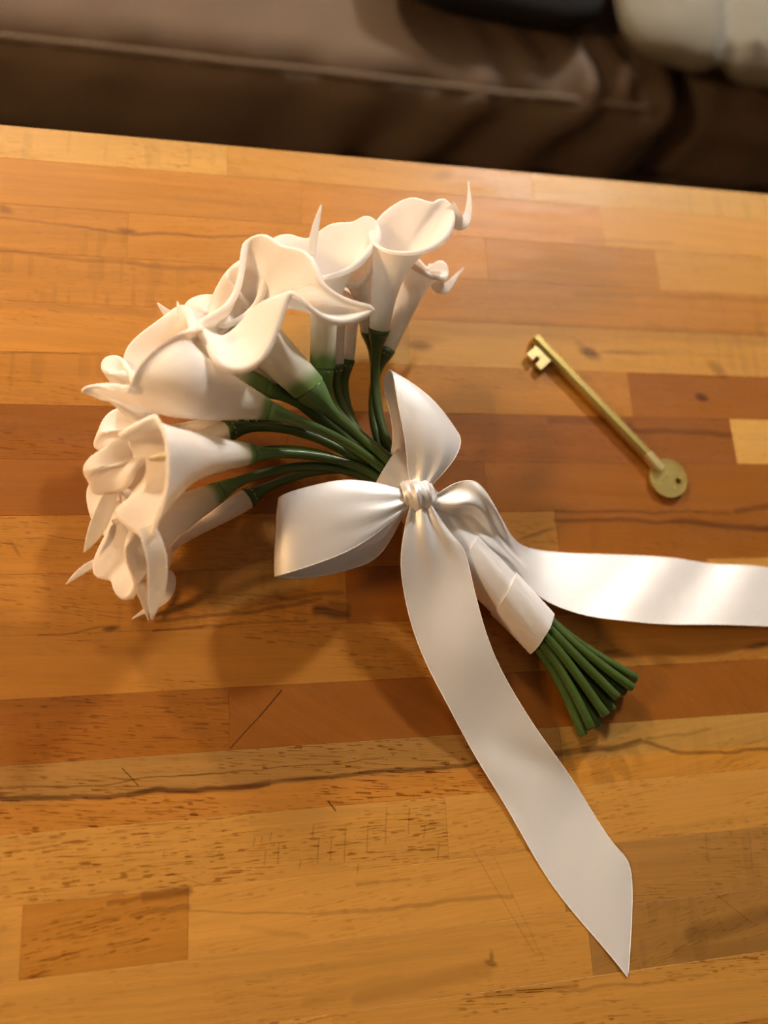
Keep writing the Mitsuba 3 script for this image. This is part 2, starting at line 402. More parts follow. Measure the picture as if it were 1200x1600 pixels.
for s in stave_list:
    m, uv = stave(*s)
    obj('stave', m, 'wood_bsdf', table, uv=uv)
for x in (XL + 0.05, XR - 0.12):
    for y in (Y_FRONT + 0.05, EDGE - 0.12):
        m = box(x, x + 0.07, y, y + 0.07, 0, ZT - TH)
        obj('leg', m, 'dark_wood_bsdf', table)
obj('apron', box(XL + 0.06, XR - 0.06, EDGE - 0.10, EDGE - 0.08, ZT - TH - 0.08, ZT - TH), 'dark_wood_bsdf', table)

# ------------------------------------------------------------------ the sofa behind the table


def pillow(x0, x1, y0, y1, z0, z1, r=0.05, puff=0.02, seed=0, wr=0.0, n=(90, 50, 14), fold=None):
    """A rounded cushion box: a superellipsoid-like box with puffed faces and wrinkles."""
    c, hs = np.array([(x0 + x1) / 2, (y0 + y1) / 2, (z0 + z1) / 2]), np.array([x1 - x0, y1 - y0, z1 - z0]) / 2
    m = trimesh.creation.box((2, 2, 2))
    parts = []
    for ax in range(3):
        u, w = [k for k in range(3) if k != ax]
        a, b = np.meshgrid(np.linspace(-1, 1, n[u]), np.linspace(-1, 1, n[w]), indexing='ij')
        for s in (-1, 1):
            q = np.zeros(a.shape + (3,))
            q[..., ax], q[..., u], q[..., w] = s, a, b
            f = grid_faces(n[u], n[w])
            if (s > 0) == (ax == 1):
                f = f[:, ::-1]
            parts.append(quads(q.reshape(-1, 3), f))
    m = trimesh.util.concatenate(parts)
    q = np.array(m.vertices)
    inner = np.maximum(hs - r, 1e-4)
    core = np.clip(q * hs, -inner, inner)
    d = q * hs - core
    ln = np.linalg.norm(d, axis=1, keepdims=True)
    v = core + np.where(ln > 1e-9, d / np.maximum(ln, 1e-9) * np.minimum(r, np.maximum(ln, r)), 0)
    nn = unit(np.where(ln > 1e-9, d, q))
    s = q
    bulge = puff * ((1 - s[:, 0] ** 4) * (1 - s[:, 1] ** 4) * np.abs(nn[:, 2]) + (1 - s[:, 0] ** 4) * (1 - s[:, 2] ** 2) * np.abs(nn[:, 1]) + (1 - s[:, 1] ** 4) * (1 - s[:, 2] ** 2) * np.abs(nn[:, 0]))
    v = v + c
    k = bulge + wr * (meshkit.fbm(v * 9, 3, seed) - 0.5)
    if fold is not None:
        k = k + fold(v, nn)
    v = v + nn * k[:, None]
    m = trimesh.Trimesh(v, m.faces, process=False)
    m.merge_vertices(merge_tex=True, merge_norm=True, digits_vertex=6)
    return m


ZS = ZT - 0.29   # seat height
sofa = numbered('sofa')
tag(sofa, 'brown fabric sofa with piped seat cushions behind the table', 'sofa')
SY = 0.742
gapx = at(1040, 215, -0.36)[0]


def folds1(v, nn):
    x, y, z = v[:, 0], v[:, 1], v[:, 2]
    right = np.clip((x - 0.25) / 0.2, 0, 1)
    top = np.clip(nn[:, 2], 0, 1)
    front = np.clip(-nn[:, 1], 0, 1)
    a = np.sin((x * 1.0 + (y - SY) * 0.55) * 95 + 2.2 * meshkit.noise(v * 11, 5) * 2)
    k = right * top * 0.0085 * a * np.clip(1 - (y - SY) / 0.2, 0, 1)
    k = k + front * 0.008 * np.sin((x - (z - ZS) * 0.5) * 42 + 3 * meshkit.noise(v * 8, 9)) * np.clip((x + 0.1) / 0.3, 0.2, 1)
    k = k + (1 - right) * top * 0.004 * (meshkit.noise(np.stack([x * 22, y * 6, z], 1), 3) - .5) * 2
    return k


seat = obj('seat_cushion', pillow(-1.05, gapx - 0.004, SY, SY + 0.62, ZS - 0.17, ZS, 0.045, 0.012, 1, 0.012, (260, 90, 40), folds1), 'sofa_bsdf', sofa, smooth=True)
pp = np.stack([np.linspace(-1.0, gapx - 0.05, 120), np.full(120, SY + 0.008), np.full(120, ZS - 0.012)], 1)
pp[:, 2] += 0.004 * (meshkit.noise(pp * 12, 2) - .5)
obj('piping', tube(pp, 0.0045, 8), 'piping_bsdf', seat, smooth=True)


def folds2(v, nn):
    return 0.014 * (meshkit.noise(np.stack([v[:, 0] * 14, v[:, 1] * 22, v[:, 2] * 20], 1), 8) - .5)


obj('seat_cushion', pillow(gapx + 0.004, gapx + 0.75, SY + 0.03, SY + 0.62, ZS - 0.19, ZS - 0.008, 0.06, 0.014, 4, 0.03, (120, 90, 40), folds2), 'sofa_bsdf', sofa, smooth=True)
obj('base', pillow(-1.1, gapx + 0.8, SY + 0.03, SY + 0.85, 0.06, ZS - 0.19, 0.02, 0.0, 5, 0.0, (20, 10, 10)), 'sofa_bsdf', sofa, smooth=True)
obj('backrest', pillow(-1.1, gapx + 0.8, SY + 0.62, SY + 0.85, 0.2, ZS + 0.42, 0.06, 0.01, 5, 0.01, (60, 14, 40)), 'sofa_bsdf', sofa, smooth=True)
for x in (-1.0, gapx + 0.7):
    for y in (SY + 0.1, SY + 0.78):
        obj('foot', trimesh.creation.cylinder(0.025, 0.062, sections=16, transform=trimesh.transformations.translation_matrix((x, y, 0.031))), 'dark_wood_bsdf', sofa, smooth=40)
# cushions on the seat


def soft_pillow(a, b, c, seed, crease=None):
    """A filled pillow: full in the middle, thin along its seams, with drawn-in corners and shallow dents."""
    m = trimesh.creation.icosphere(5, 1.0)
    u = np.array(m.vertices)
    q = np.sign(u) * np.abs(u) ** np.array([0.42, 0.42, 0.95])
    v = q * [a, b, c]
    v[:, 2] += c * 0.30 * (meshkit.fbm(v * 11, 3, seed) - 0.5) * (1 - np.abs(q[:, 0]) ** 4)
    v[:, :2] *= (1 + 0.05 * (meshkit.fbm(v * 13 + 5, 2, seed) - 0.5))[:, None]
    if crease is not None:
        v[:, 2] -= 0.6 * v[:, 2] * np.exp(-((v[:, 0] - crease) / 0.02) ** 2)
        v[:, 1] *= 1 - 0.08 * np.exp(-((v[:, 0] - crease) / 0.02) ** 2)
    m.vertices = v
    return m


def lay(m, tilt, turn, x, y):
    """Tilts and turns a pillow and lays it on the seat: x of its left side, y of its near side."""
    m.apply_transform(trimesh.transformations.rotation_matrix(math.radians(tilt), (1, 0, 0)) @ trimesh.transformations.rotation_matrix(math.radians(turn), (0, 0, 1)))
    m.apply_translation((x - m.bounds[0][0], y - m.bounds[0][1], ZS + 0.023 - m.bounds[0][2]))
    return m


c0 = at(945, 40, -0.24)
m = lay(soft_pillow(0.15, 0.15, 0.030, 3), 5, -3, c0[0] - 0.295, c0[1] - 0.005)
tag(obj('throw_pillow', m, 'black_bsdf', smooth=True), 'black throw pillow lying on the brown sofa seat', 'pillow')
c1 = at(1085, 104, -0.24)
m = lay(soft_pillow(0.26, 0.15, 0.036, 6, -0.11), 4, -3, c0[0] + 0.012, c1[1] - 0.025)
tag(obj('back_pillow', m, 'pale_bsdf', smooth=True), 'pale grey pillow beside the black pillow on the sofa', 'pillow')

# ------------------------------------------------------------------ the key
key = numbered('key')
tag(key, 'long brass key with a round bow lying on the wooden table', 'key')
k0, k1 = at(834, 527, 0.0035), at(1030, 733, 0.0035)
kd = unit(k1 - k0)
ks = np.cross([0, 0, 1], kd)   # to the left of the shaft, seen from above
kb = at(1043, 748, 0.002)


def flat(poly, z0, z1, origin, ux, uy):
    m = trimesh.creation.extrude_polygon(poly, z1 - z0, engine='earcut')
    v = np.array(m.vertices)
    m.vertices = origin + v[:, :1] * ux + v[:, 1:2] * uy + np.array([0, 0, 1.0]) * (v[:, 2:3] + z0)
    return m


def bar(a, b, hw, hh, ch):
    """A bar with chamfered edges between two points."""
    d = unit(b - a)
    s = np.cross([0, 0, 1.0], d)
    u = np.array([0, 0, 1.0])
    prof = [(-hw, -hh + ch), (-hw + ch, -hh), (hw - ch, -hh), (hw, -hh + ch), (hw, hh - ch), (hw - ch, hh), (-hw + ch, hh), (-hw, hh - ch)]
    v = np.array([p + s * x * k + u * z * k for p, k in ((a, .8), (a + d * 0.0008, 1), (b, 1)) for x, z in prof])
    n = 8
    f = []
    for i in range(2):
        f += [(i * n + j, i * n + (j + 1) % n, (i + 1) * n + (j + 1) % n, (i + 1) * n + j) for j in range(n)]
    f = np.array(f)
    tri = np.vstack([f[:, [0, 1, 2]], f[:, [0, 2, 3]]])
    cap = [(0, j + 1, j) for j in range(1, 7)] + [(2 * n, 2 * n + j, 2 * n + j + 1) for j in range(1, 7)]
    return trimesh.Trimesh(v, np.vstack([tri, cap])[:, ::-1], process=False)


obj('shaft', bar(k0, at(1022, 722, 0.0035), 0.0035, 0.0034, 0.0017), 'brass_bsdf', key)
obj('collar', bar(at(1010, 709, 0.0038), at(1032, 735, 0.0038), 0.0035, 0.0034, 0.0013), 'brass_pale_bsdf', key)
disc = Point(0, 0).buffer(0.0138, 40).difference(Point(0.0072, -0.0020).buffer(0.0023, 16))
bw = flat(disc, 0.0008 - 0.002, 0.0012, kb, np.array([1.0, 0, 0]), np.array([0, 1.0, 0]))
bow_key = obj('bow', bw, 'brass_bsdf', key, smooth=30)
rim = flat(Point(0, 0).buffer(0.0138, 40).difference(Point(0, 0).buffer(0.0127, 40)), 0.0012, 0.0016, kb, np.array([1.0, 0, 0]), np.array([0, 1.0, 0]))
obj('raised_rim', rim, 'brass_bsdf', bow_key, smooth=30)
marks = []
for k, (u, w, l, th) in enumerate([(-4, 5.5, 3.4, 40), (-1, 3, 4.2, 35), (1.5, 6, 3.0, 50), (-6, 0, 3.0, 20), (-3, -1, 3.6, 60), (-1, -5, 2.8, 15), (2, 1.6, 3.2, 45), (4.5, 5, 2.4, 20), (-7, -4, 2.2, 70), (3, -7, 2.6, 30)]):
    c, s = math.cos(math.radians(th)), math.sin(math.radians(th))
    p = np.array([(u - c * l / 2) / 1000, (w - s * l / 2) / 1000, 0.0013]), np.array([(u + c * l / 2) / 1000, (w + s * l / 2) / 1000, 0.0013])
    path = spline([p[0], (p[0] + p[1]) / 2 + np.array([-s, c, 0]) * 0.0006 * (-1) ** k, p[1]], 9) + kb
    marks.append(tube(path, 0.00028, 6))
obj('worn_stamping', trimesh.util.concatenate(marks), 'brass_pale_bsdf', bow_key, smooth=True)
bit_px = [(851, 552), (836, 541), (822, 554), (831, 564), (838, 557), (843, 562), (836, 570), (844, 579), (861, 564)]
bp = np.array([at(*q, 0.0035)[:2] for q in bit_px])
bit = flat(Polygon(bp), -0.0013, 0.0013, np.array([0, 0, k0[2]]), np.array([1.0, 0, 0]), np.array([0, 1.0, 0]))
obj('bit', bit, 'brass_pale_bsdf', key)

# ------------------------------------------------------------------ the bouquet
bouquet = numbered('bouquet')
tag(bouquet, 'bouquet of white calla lilies tied with a white satin ribbon lying on the table', 'bouquet')
# handle axis
HA, HB = at(622, 757, 0.026), at(847, 989, 0.0135)
hd = unit(HB - HA)
hs = unit(np.cross(hd, [0, 0, 1.0]))     # sideways, towards the near right
hu = np.cross(hs, hd)
HC = at(952, 1103, 0.012)

FL = {}
FL['A'] = dict(base=(482, 606, 52), r0=.0098, throat=(386, 503, 62), rt=.0160, green=.11, rim=[(584, 485, 92, 1), (541, 501, 95), (507, 493, 100), (480, 472, 105), (456, 456, 107), (441, 482, 106), (427, 524, 104), (404, 564, 102), (372, 577, 100), (345, 568, 100), (334, 549, 98), (322, 528, 88), (315, 508, 78), (343, 491, 76), (368, 466, 74), (382, 415, 74), (391, 375, 76), (410, 367, 80), (438, 383, 88), (468, 391, 96), (490, 412, 101), (503, 445, 101), (540, 473, 96)], flare=.9)
FL['B'] = dict(base=(418, 640, 66), throat=(292, 598, 80), rt=.0185, green=.07, rim=[(131, 606, 70, 1), (170, 600, 80), (203, 602, 92), (214, 585, 96), (234, 560, 98), (270, 531, 98), (306, 509, 94), (300, 540, 62), (262, 590, 50), (240, 645, 60), (214, 657, 68), (186, 640, 68), (168, 622, 68)], flare=.8)
FL['C'] = dict(base=(412, 606, 42), throat=(292, 562, 58), rt=.015, green=.2, rim=[(192, 600, 44), (194, 556, 45), (210, 530, 48), (250, 498, 52), (282, 477, 56), (302, 492, 66), (306, 520, 74), (280, 555, 78), (235, 600, 70), (205, 612, 55)], flare=.6,
               tips=[[(283, 500, 58, 1.6), (280, 485, 59, 1.3), (277, 471, 60, .4)]])
FL['C2'] = dict(base=(440, 606, 34), rim=[(286, 482, 44), (300, 466, 44), (328, 460, 46), (350, 475, 52), (352, 510, 58), (310, 520, 58)], flare=.6,
                tips=[[(282, 500, 44, 2.6), (262, 490, 44, 2.4), (246, 473, 46, .4)]])
FL['C3'] = dict(base=(400, 655, 30), rim=[(160, 572, 40), (165, 559, 42), (183, 556, 45), (196, 575, 50), (205, 610, 52), (190, 625, 46), (172, 598, 42)], flare=.9)
FL['D'] = dict(base=(390, 709, 52), throat=(292, 714, 76), rt=.0135, green=.06, rim=[(236, 655, 92), (250, 670, 95), (258, 695, 96), (260, 725, 94), (259, 757, 90), (250, 790, 86), (240, 815, 82), (230, 838, 76), (208, 830, 72), (186, 812, 70), (180, 800, 68), (194, 786, 60), (205, 768, 50), (198, 735, 46), (200, 704, 54), (200, 687, 70), (187, 684, 80, 1), (212, 666, 88)], flare=.7,
               tips=[[(228, 822, 78, 4.), (239, 850, 76, 4.6), (246, 885, 70, 4.6), (243, 930, 62, 3.8), (237, 968, 56, .5)]])
FL['E'] = dict(base=(470, 596, 40), rim=[(326, 492, 58), (335, 455, 60), (357, 422, 62), (385, 403, 64), (410, 410, 68), (400, 470, 70), (350, 505, 66)], flare=.8)
FL['F'] = dict(base=(504, 574, 48), r0=.0072, throat=(507, 455, 72), rt=.0105, green=.14, rim=[(592, 356, 76), (580, 383, 84), (560, 408, 88), (530, 425, 88), (500, 431, 86), (472, 425, 82), (446, 405, 74), (424, 376, 66), (450, 366, 66), (480, 372, 68), (518, 350, 70), (552, 346, 72), (569, 338, 74), (583, 341, 75)], flare=.8,
               tips=[[(486, 398, 96, 2.4), (493, 356, 99, 1.9), (502, 320, 102, .4)]])
FL['G'] = dict(base=(591, 524, 44), throat=(608, 425, 70), rt=.0100, rim=[(706, 322, 76), (708, 342, 79), (700, 362, 83), (680, 380, 87), (645, 392, 90), (612, 391, 90), (594, 384, 86), (584, 362, 76), (598, 335, 72), (625, 315, 73), (650, 309, 75), (678, 316, 77), (694, 311, 76)], flare=.9,
               tips=[[(699, 324, 76, 5), (711, 343, 74, 4.6), (721, 350, 72, 3.6), (730, 338, 70, 2.6), (733, 315, 70, 1.5), (732, 283, 70, .3)]])
FL['H'] = dict(base=(599, 553, 22), throat=(648, 445, 40), rt=.0085, rim=[(700, 424, 42), (693, 432, 47), (671, 427, 53), (650, 415, 58), (628, 402, 58), (620, 390, 50), (640, 398, 42), (655, 405, 40), (670, 419, 38), (684, 408, 40), (696, 411, 42)], flare=.7,
               tips=[[(680, 424, 42, 3.4), (682, 443, 38, 4.2), (692, 451, 36, 3.6), (704, 442, 35, 2.2), (725, 418, 34, .3)]])
FL['I'] = dict(base=(580, 524, 30), rim=[(527, 432, 66), (545, 442, 70), (562, 440, 72), (576, 420, 72), (586, 385, 70), (590, 362, 64), (560, 385, 56), (538, 408, 58)], flare=.5)
FL['J'] = dict(base=(537, 572, 26), rim=[(524, 462, 44), (545, 470, 50), (560, 482, 50), (572, 470, 44), (560, 445, 38), (535, 445, 38)], flare=.3)
FL['J2'] = dict(base=(521, 577, 34), rim=[(500, 470, 60), (525, 486, 64), (546, 480, 62), (540, 455, 54), (512, 450, 54)], flare=.3)
FL['M'] = dict(base=(362, 672, 38), rim=[(206, 676, 62), (165, 699, 59), (139, 716, 55), (131, 737, 50), (140, 756, 47), (147, 771, 46), (168, 770, 50), (195, 762, 56), (206, 735, 62), (225, 715, 60), (245, 690, 60), (232, 672, 62)], flare=1.0)
FL['N'] = dict(base=(380, 662, 30), rim=[(185, 639, 45), (162, 654, 42), (151, 680, 40), (147, 698, 38), (165, 704, 42), (205, 690, 50), (218, 660, 52)], flare=.7)
FL['O'] = dict(base=(360, 715, 24), rim=[(136, 765, 30), (139, 800, 28), (150, 824, 28), (170, 838, 32), (190, 800, 42), (180, 765, 44), (150, 752, 36)], flare=.6,
               tips=[[(176, 765, 47, 2.5), (168, 785, 46, 4.), (156, 815, 42, 4.4), (143, 842, 38, 2.8), (131, 863, 34, .3)]])
FL['Q'] = dict(base=(342, 768, 38), throat=(246, 822, 50), rt=.0125, green=.10, rim=[(203, 826, 68), (197, 845, 64), (197, 872, 60), (207, 903, 52), (205, 925, 40), (191, 936, 34), (177, 920, 32), (171, 906, 29), (150, 901, 25), (145, 884, 25), (153, 860, 27), (168, 832, 32), (186, 815, 44)], flare=.8,
               tips=[[(150, 878, 24, 2.), (128, 892, 22, 2.), (103, 913, 18, .3)]])
FL['R'] = dict(base=(394, 774, 14), rim=[(208, 904, 16), (226, 905, 18), (246, 897, 24), (262, 862, 34), (250, 840, 36), (225, 850, 26), (210, 880, 18)], flare=.4,
               tips=[[(212, 900, 15, 3.4), (222, 925, 12, 2.8), (227, 945, 9, 1.8), (232, 970, 5, .3)], [(246, 895, 18, 3.), (262, 898, 16, 3.), (267, 908, 14, 2.8), (260, 932, 11, 2.6), (238, 948, 8, 2.), (206, 967, 4, .3)]])


def closed_rim(rows, n):
    p = pts(rows)
    sharp = [i for i, r in enumerate(rows) if len(r) > 3]
    if not sharp:
        return spline(p, n, True)
    k = sharp[0]
    p = np.roll(p, -k, axis=0)
    return spline(np.vstack([p, p[:1]]), n + 1)[:-1]


def tip_strip(rows, view=None):
    """A petal's drawn-out end: a thin tapering blade along a curve."""
    p = spline(np.hstack([pts(rows), np.array([[r[3]] for r in rows])]), 26)
    c, w = p[:, :3], np.maximum(p[:, 3], 0.15) / 1000
    t = unit(np.gradient(c, axis=0))
    nrm = unit(EYE - c)
    s = unit(np.cross(t, nrm))
    nn = np.cross(s, t)
    ang = np.linspace(0, 2 * np.pi, 12, endpoint=False)
    th = np.minimum(0.0007, w * 0.6)
    v = c[:, None] + w[:, None, None] * np.cos(ang)[None, :, None] * s[:, None] + (th[:, None] * np.sin(ang)[None] + 0.25 * w[:, None] * np.cos(ang)[None] ** 2)[..., None] * nn[:, None]
    f = grid_faces(26, 12)
    k = np.arange(25) * 12
    f = np.vstack([f, np.stack([k + 11, k + 23, k + 12, k], 1)])
    return quads(v.reshape(-1, 3), f[:, ::-1])


def spathe(fl, nr=180, nv=40, thick=0.0009):
    b = at(fl['base'][0], fl['base'][1], fl['base'][2] / 1000)
    rim = closed_rim(fl['rim'], nr)
    cen = rim.mean(0)
    ax = unit(cen - b)
    L = np.linalg.norm(cen - b)
    e1 = unit(np.cross(ax, [0.2, 0.1, 0.97]))
    e2 = np.cross(ax, e1)
    d = rim - cen
    d = d - np.outer(d @ ax, ax)
    az = np.unwrap(np.arctan2(d @ e2, d @ e1))
    turn = np.sign(az[-1] - az[0]) or 1.0
    lin = turn * np.arange(nr) * 2 * np.pi / nr
    off = np.angle(np.mean(np.exp(1j * (az - lin))))
    phi = lin + off
    r0 = fl.get('r0', 0.0058)
    ring = b + r0 * (np.cos(phi)[:, None] * e1 + np.sin(phi)[:, None] * e2)
    out = unit(d)
    lr = np.linalg.norm(rim - ring, axis=1)[:, None]
    t0 = ax * lr * fl.get('straight', 1.0) + (ring - b) / r0 * lr * 0.10
    fla = fl['flare']
    t1 = unit(out * fla + ax * (1 - fla)) * lr * 1.0
    t = np.linspace(0, 1, nv)[None, :, None]
    h00, h10, h01, h11 = 2 * t**3 - 3 * t**2 + 1, t**3 - 2 * t**2 + t, -2 * t**3 + 3 * t**2, t**3 - t**2
    v = h00 * ring[:, None] + h10 * t0[:, None] + h01 * rim[:, None] + h11 * t1[:, None]
    if 'throat' in fl:   # base ring, throat ring, rim
        th = at(fl['throat'][0], fl['throat'][1], fl['throat'][2] / 1000)
        a2 = unit(0.65 * unit(th - b) + 0.35 * ax)
        g1 = unit(np.cross(a2, np.cross(e1, a2)))
        g1 = unit(e1 - a2 * (e1 @ a2))
        g2 = np.cross(a2, g1)
        mid = th + fl['rt'] * (np.cos(phi)[:, None] * g1 + np.sin(phi)[:, None] * g2)
        ax = unit(th - b)
        ring = b + r0 * (np.cos(phi)[:, None] * g1 + np.sin(phi)[:, None] * g2)
        tm = 0.56
        sp = CubicSpline([0, tm, 1], np.stack([ring, mid, rim]), bc_type=((1, (mid - ring) / tm * 0.8 + ax * 0.2 * np.linalg.norm(th - b) / tm), (2, np.zeros_like(rim))))
        v = np.moveaxis(sp(np.linspace(0, 1, nv)), 0, 1)
    f = grid_faces(nr, nv, True)
    m = quads(v.reshape(-1, 3), f)
    _, _, nrm = meshkit.arrays(m, True)
    inward = (b + ax * L * 0.5) - v.reshape(-1, 3)
    outer = 1.0
    if (np.einsum('ij,ij->i', nrm, inward) * (np.abs((v.reshape(-1, 3) - b) @ ax) < 0.7 * L)).sum() > 0:
        outer = -1.0
    # the rim rolls over outwards
    rho = fl.get('roll', 0.0015)
    no = outer * nrm.reshape(nr, nv, 3)[:, -1]
    for _ in range(3):
        no = unit(no + 0.5 * (np.roll(no, 1, 0) + np.roll(no, -1, 0)))
    tg = unit(v[:, -1] - v[:, -3])
    no = unit(no - tg * np.einsum('ij,ij->i', no, tg)[:, None])
    th = np.linspace(0, 2.5, 8)[1:]
    start = v[:, -1] - rho * tg
    curl = start[:, None] + rho * (np.sin(th)[None, :, None] * tg[:, None] + (1 - np.cos(th))[None, :, None] * no[:, None])
    w = np.linspace(0, 1, nv)[None, :, None] ** 3
    v = np.concatenate([v - w * rho * tg[:, None], curl], 1)
    nv = v.shape[1]
    f = grid_faces(nr, nv, True)
    m = quads(v.reshape(-1, 3), f)
    _, _, nrm = meshkit.arrays(m, True)
    if outer < 0:
        f = f[:, ::-1]
        nrm = -nrm
    tt = np.broadcast_to(np.linspace(0, 1, nv)[None], (nr, nv)).reshape(-1)
    vi = v.reshape(-1, 3) - nrm * (thick * np.clip(1 - ((tt - 0.8) / 0.2).clip(0) ** 2, 0.3, 1))[:, None]
    n = nr * nv
    i = np.arange(nr)
    a, c = i * nv + nv - 1, ((i + 1) % nr) * nv + nv - 1
    lip = np.stack([a, c, c + n, a + n], 1)
    flip = f[0, 0] != grid_faces(nr, nv, True)[0, 0]
    if flip:
        lip = lip[:, ::-1]
    allv = np.vstack([v.reshape(-1, 3), vi])
    allf = np.vstack([f, f[:, ::-1] + n, lip[:, ::-1]])
    u = np.broadcast_to(np.arange(nr)[:, None] / nr, (nr, nv)).reshape(-1)
    gt = tt * 0.085 / fl['green'] if 'green' in fl else tt + 0.1
    uv = np.vstack([np.stack([u + tt, gt], 1)] * 2)
    m = quads(allv, allf)
    ms, uvs = [m], [uv]
    for tp in fl.get('tips', []):
        q = tip_strip(tp)
        ms.append(q)
        uvs.append(np.tile([[0.5, 0.95]], (len(q.vertices), 1)))
    return trimesh.util.concatenate(ms), np.vstack(uvs), b, ax


# where each stem passes through the tied bundle
names = list(FL)
geo = {k: spathe(FL[k]) for k in names}
disc_pos = [(0, 0)] + [(0.0047 * math.cos(a), 0.0047 * math.sin(a)) for a in np.arange(6) * math.pi / 3] + [(0.0092 * math.cos(a), 0.0092 * math.sin(a)) for a in np.arange(12) * math.pi / 6 + .2]
disc_pos = np.array(disc_pos[:len(names)] if len(names) <= 19 else disc_pos)
fp = np.array([[(geo[k][2] - HA) @ hs, (geo[k][2] - HA) @ hu] for k in names])
fz = (fp - fp.mean(0)) / fp.std(0)
dz = (disc_pos - disc_pos.mean(0)) / disc_pos.std(0)
cost = ((fz[:, None] - dz[None]) ** 2).sum(-1)
_, pick = linear_sum_assignment(cost)
for k, j in zip(names, pick):
    m, uv, b, ax = geo[k]
    lily = numbered(f'{bouquet}__calla_lily')
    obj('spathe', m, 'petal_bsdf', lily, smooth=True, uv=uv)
    flush = 'green' in FL[k]
    o = disc_pos[j]
    p1 = HA + hs * o[0] + hu * o[1]
    p2 = HB - hd * 0.002 + hs * o[0] + hu * o[1]
    fan = np.array([2.8 * o[0], 0.75 * o[1]])
    p3 = HC + hs * fan[0] + np.array([0, 0, 1.0]) * fan[1] + hd * rng.uniform(-0.004, 0.004)
    p3[2] = max(p3[2], ZT + 0.0032)
    D = np.linalg.norm(p1 - b)
    t = np.linspace(0, 1, 34)[:, None]
    q0, q1 = b - ax * D * 0.38, p1 - hd * D * 0.34
    c1 = (1 - t) ** 3 * (b + ax * (-0.0005 if flush else 0.004)) + 3 * (1 - t) ** 2 * t * q0 + 3 * (1 - t) * t * t * q1 + t**3 * p1
    c1[:, 2] = np.maximum(c1[:, 2], ZT + 0.0032)
    c2 = np.linspace(p1, p2, 14)[1:]
    bend = p2 + hd * 0.02
    s = np.linspace(0, 1, 14)[1:, None]
    c3 = (1 - s) ** 2 * p2 + 2 * (1 - s) * s * bend + s * s * p3
    path = np.vstack([c1, c2, c3])
    L = np.r_[0, np.cumsum(np.linalg.norm(np.diff(path, axis=0), axis=1))]
    rad = 0.0028 + (FL[k].get('r0', 0.0058) - (0.0032 if flush else 0.0020)) * np.exp(-(L / (0.009 if 'r0' not in FL[k] else 0.013)) ** 2)
    st = tube(path, rad, 12)
    suv = np.stack([np.tile(np.arange(12) / 12, len(path)), np.repeat(L, 12) + (0 if 'green' in FL[k] else 0.06)], 1)
    suv = np.vstack([suv, [[0, 0], [0, L[-1]]]])
    obj('stem', st, 'stem_bsdf', lily, smooth=True, uv=suv)
    if k in ('D', 'C'):
        sp = spline([b + ax * 0.02, b + ax * 0.04 + [0, 0, 0.002], b + ax * 0.062], 14)
        obj('spadix', tube(sp, np.r_[np.full(11, 0.0022), .002, .0016, .0008], 10), 'spadix_bsdf', lily, smooth=True)

tag(bouquet + '__ribbon_wrap', 'white satin ribbon wound round the green stems')
tag(bouquet + '__ribbon_bow', 'white satin bow with two loops and two long tails')
# ribbon wound round the stems
wrap = numbered(f'{bouquet}__ribbon_wrap')
LH = np.linalg.norm(HB - HA)
for k, (a0, a1, r0, r1) in enumerate([(-0.011, 0.034, 0.0158, 0.0130), (0.030, LH * 0.50, 0.0141, 0.0129), (LH * 0.47, LH * 0.76, 0.0143, 0.0130), (LH * 0.73, LH, 0.0144, 0.0138)]):
    na, nw = 72, 16
    w = np.arange(na) * 2 * np.pi / na
    s = np.linspace(0, 1, nw)
    tilt = 0.0045 * np.cos(w + 0.8)[:, None] * np.array(s * 0 + 1)[None]
    l = a0 + (a1 - a0) * s[None] + tilt * (0 if k == 9 else 1)
    rr = (r0 + (r1 - r0) * s)[None] + 0.0003 * np.sin(3 * w + k)[:, None] + 0.0003 * np.sin(7 * w[:, None] + s[None] * 3)
    v = HA + l[..., None] * hd + (rr * np.cos(w)[:, None])[..., None] * hs + (rr * np.sin(w)[:, None])[..., None] * hu
    v[..., 2] = np.maximum(v[..., 2], ZT + 0.0003)
    rin = v - 0.0004 * ((np.cos(w)[:, None, None]) * hs + (np.sin(w)[:, None, None]) * hu)
    f = grid_faces(na, nw, True)
    n = na * nw
    i = np.arange(na)
    fs = [f[:, ::-1], f + n]
    for e in (0, nw - 1):
        a, c = i * nw + e, ((i + 1) % na) * nw + e
        fs.append(np.stack([a, c, c + n, a + n], 1) if e == 0 else np.stack([c, a, a + n, c + n], 1))
    m = quads(np.vstack([v.reshape(-1, 3), rin.reshape(-1, 3)]), np.vstack(fs))
    uv = np.stack([np.repeat(w * 0.013, nw), l.reshape(-1)], 1)
    obj('turn', m, 'satin_bsdf', wrap, smooth=50)


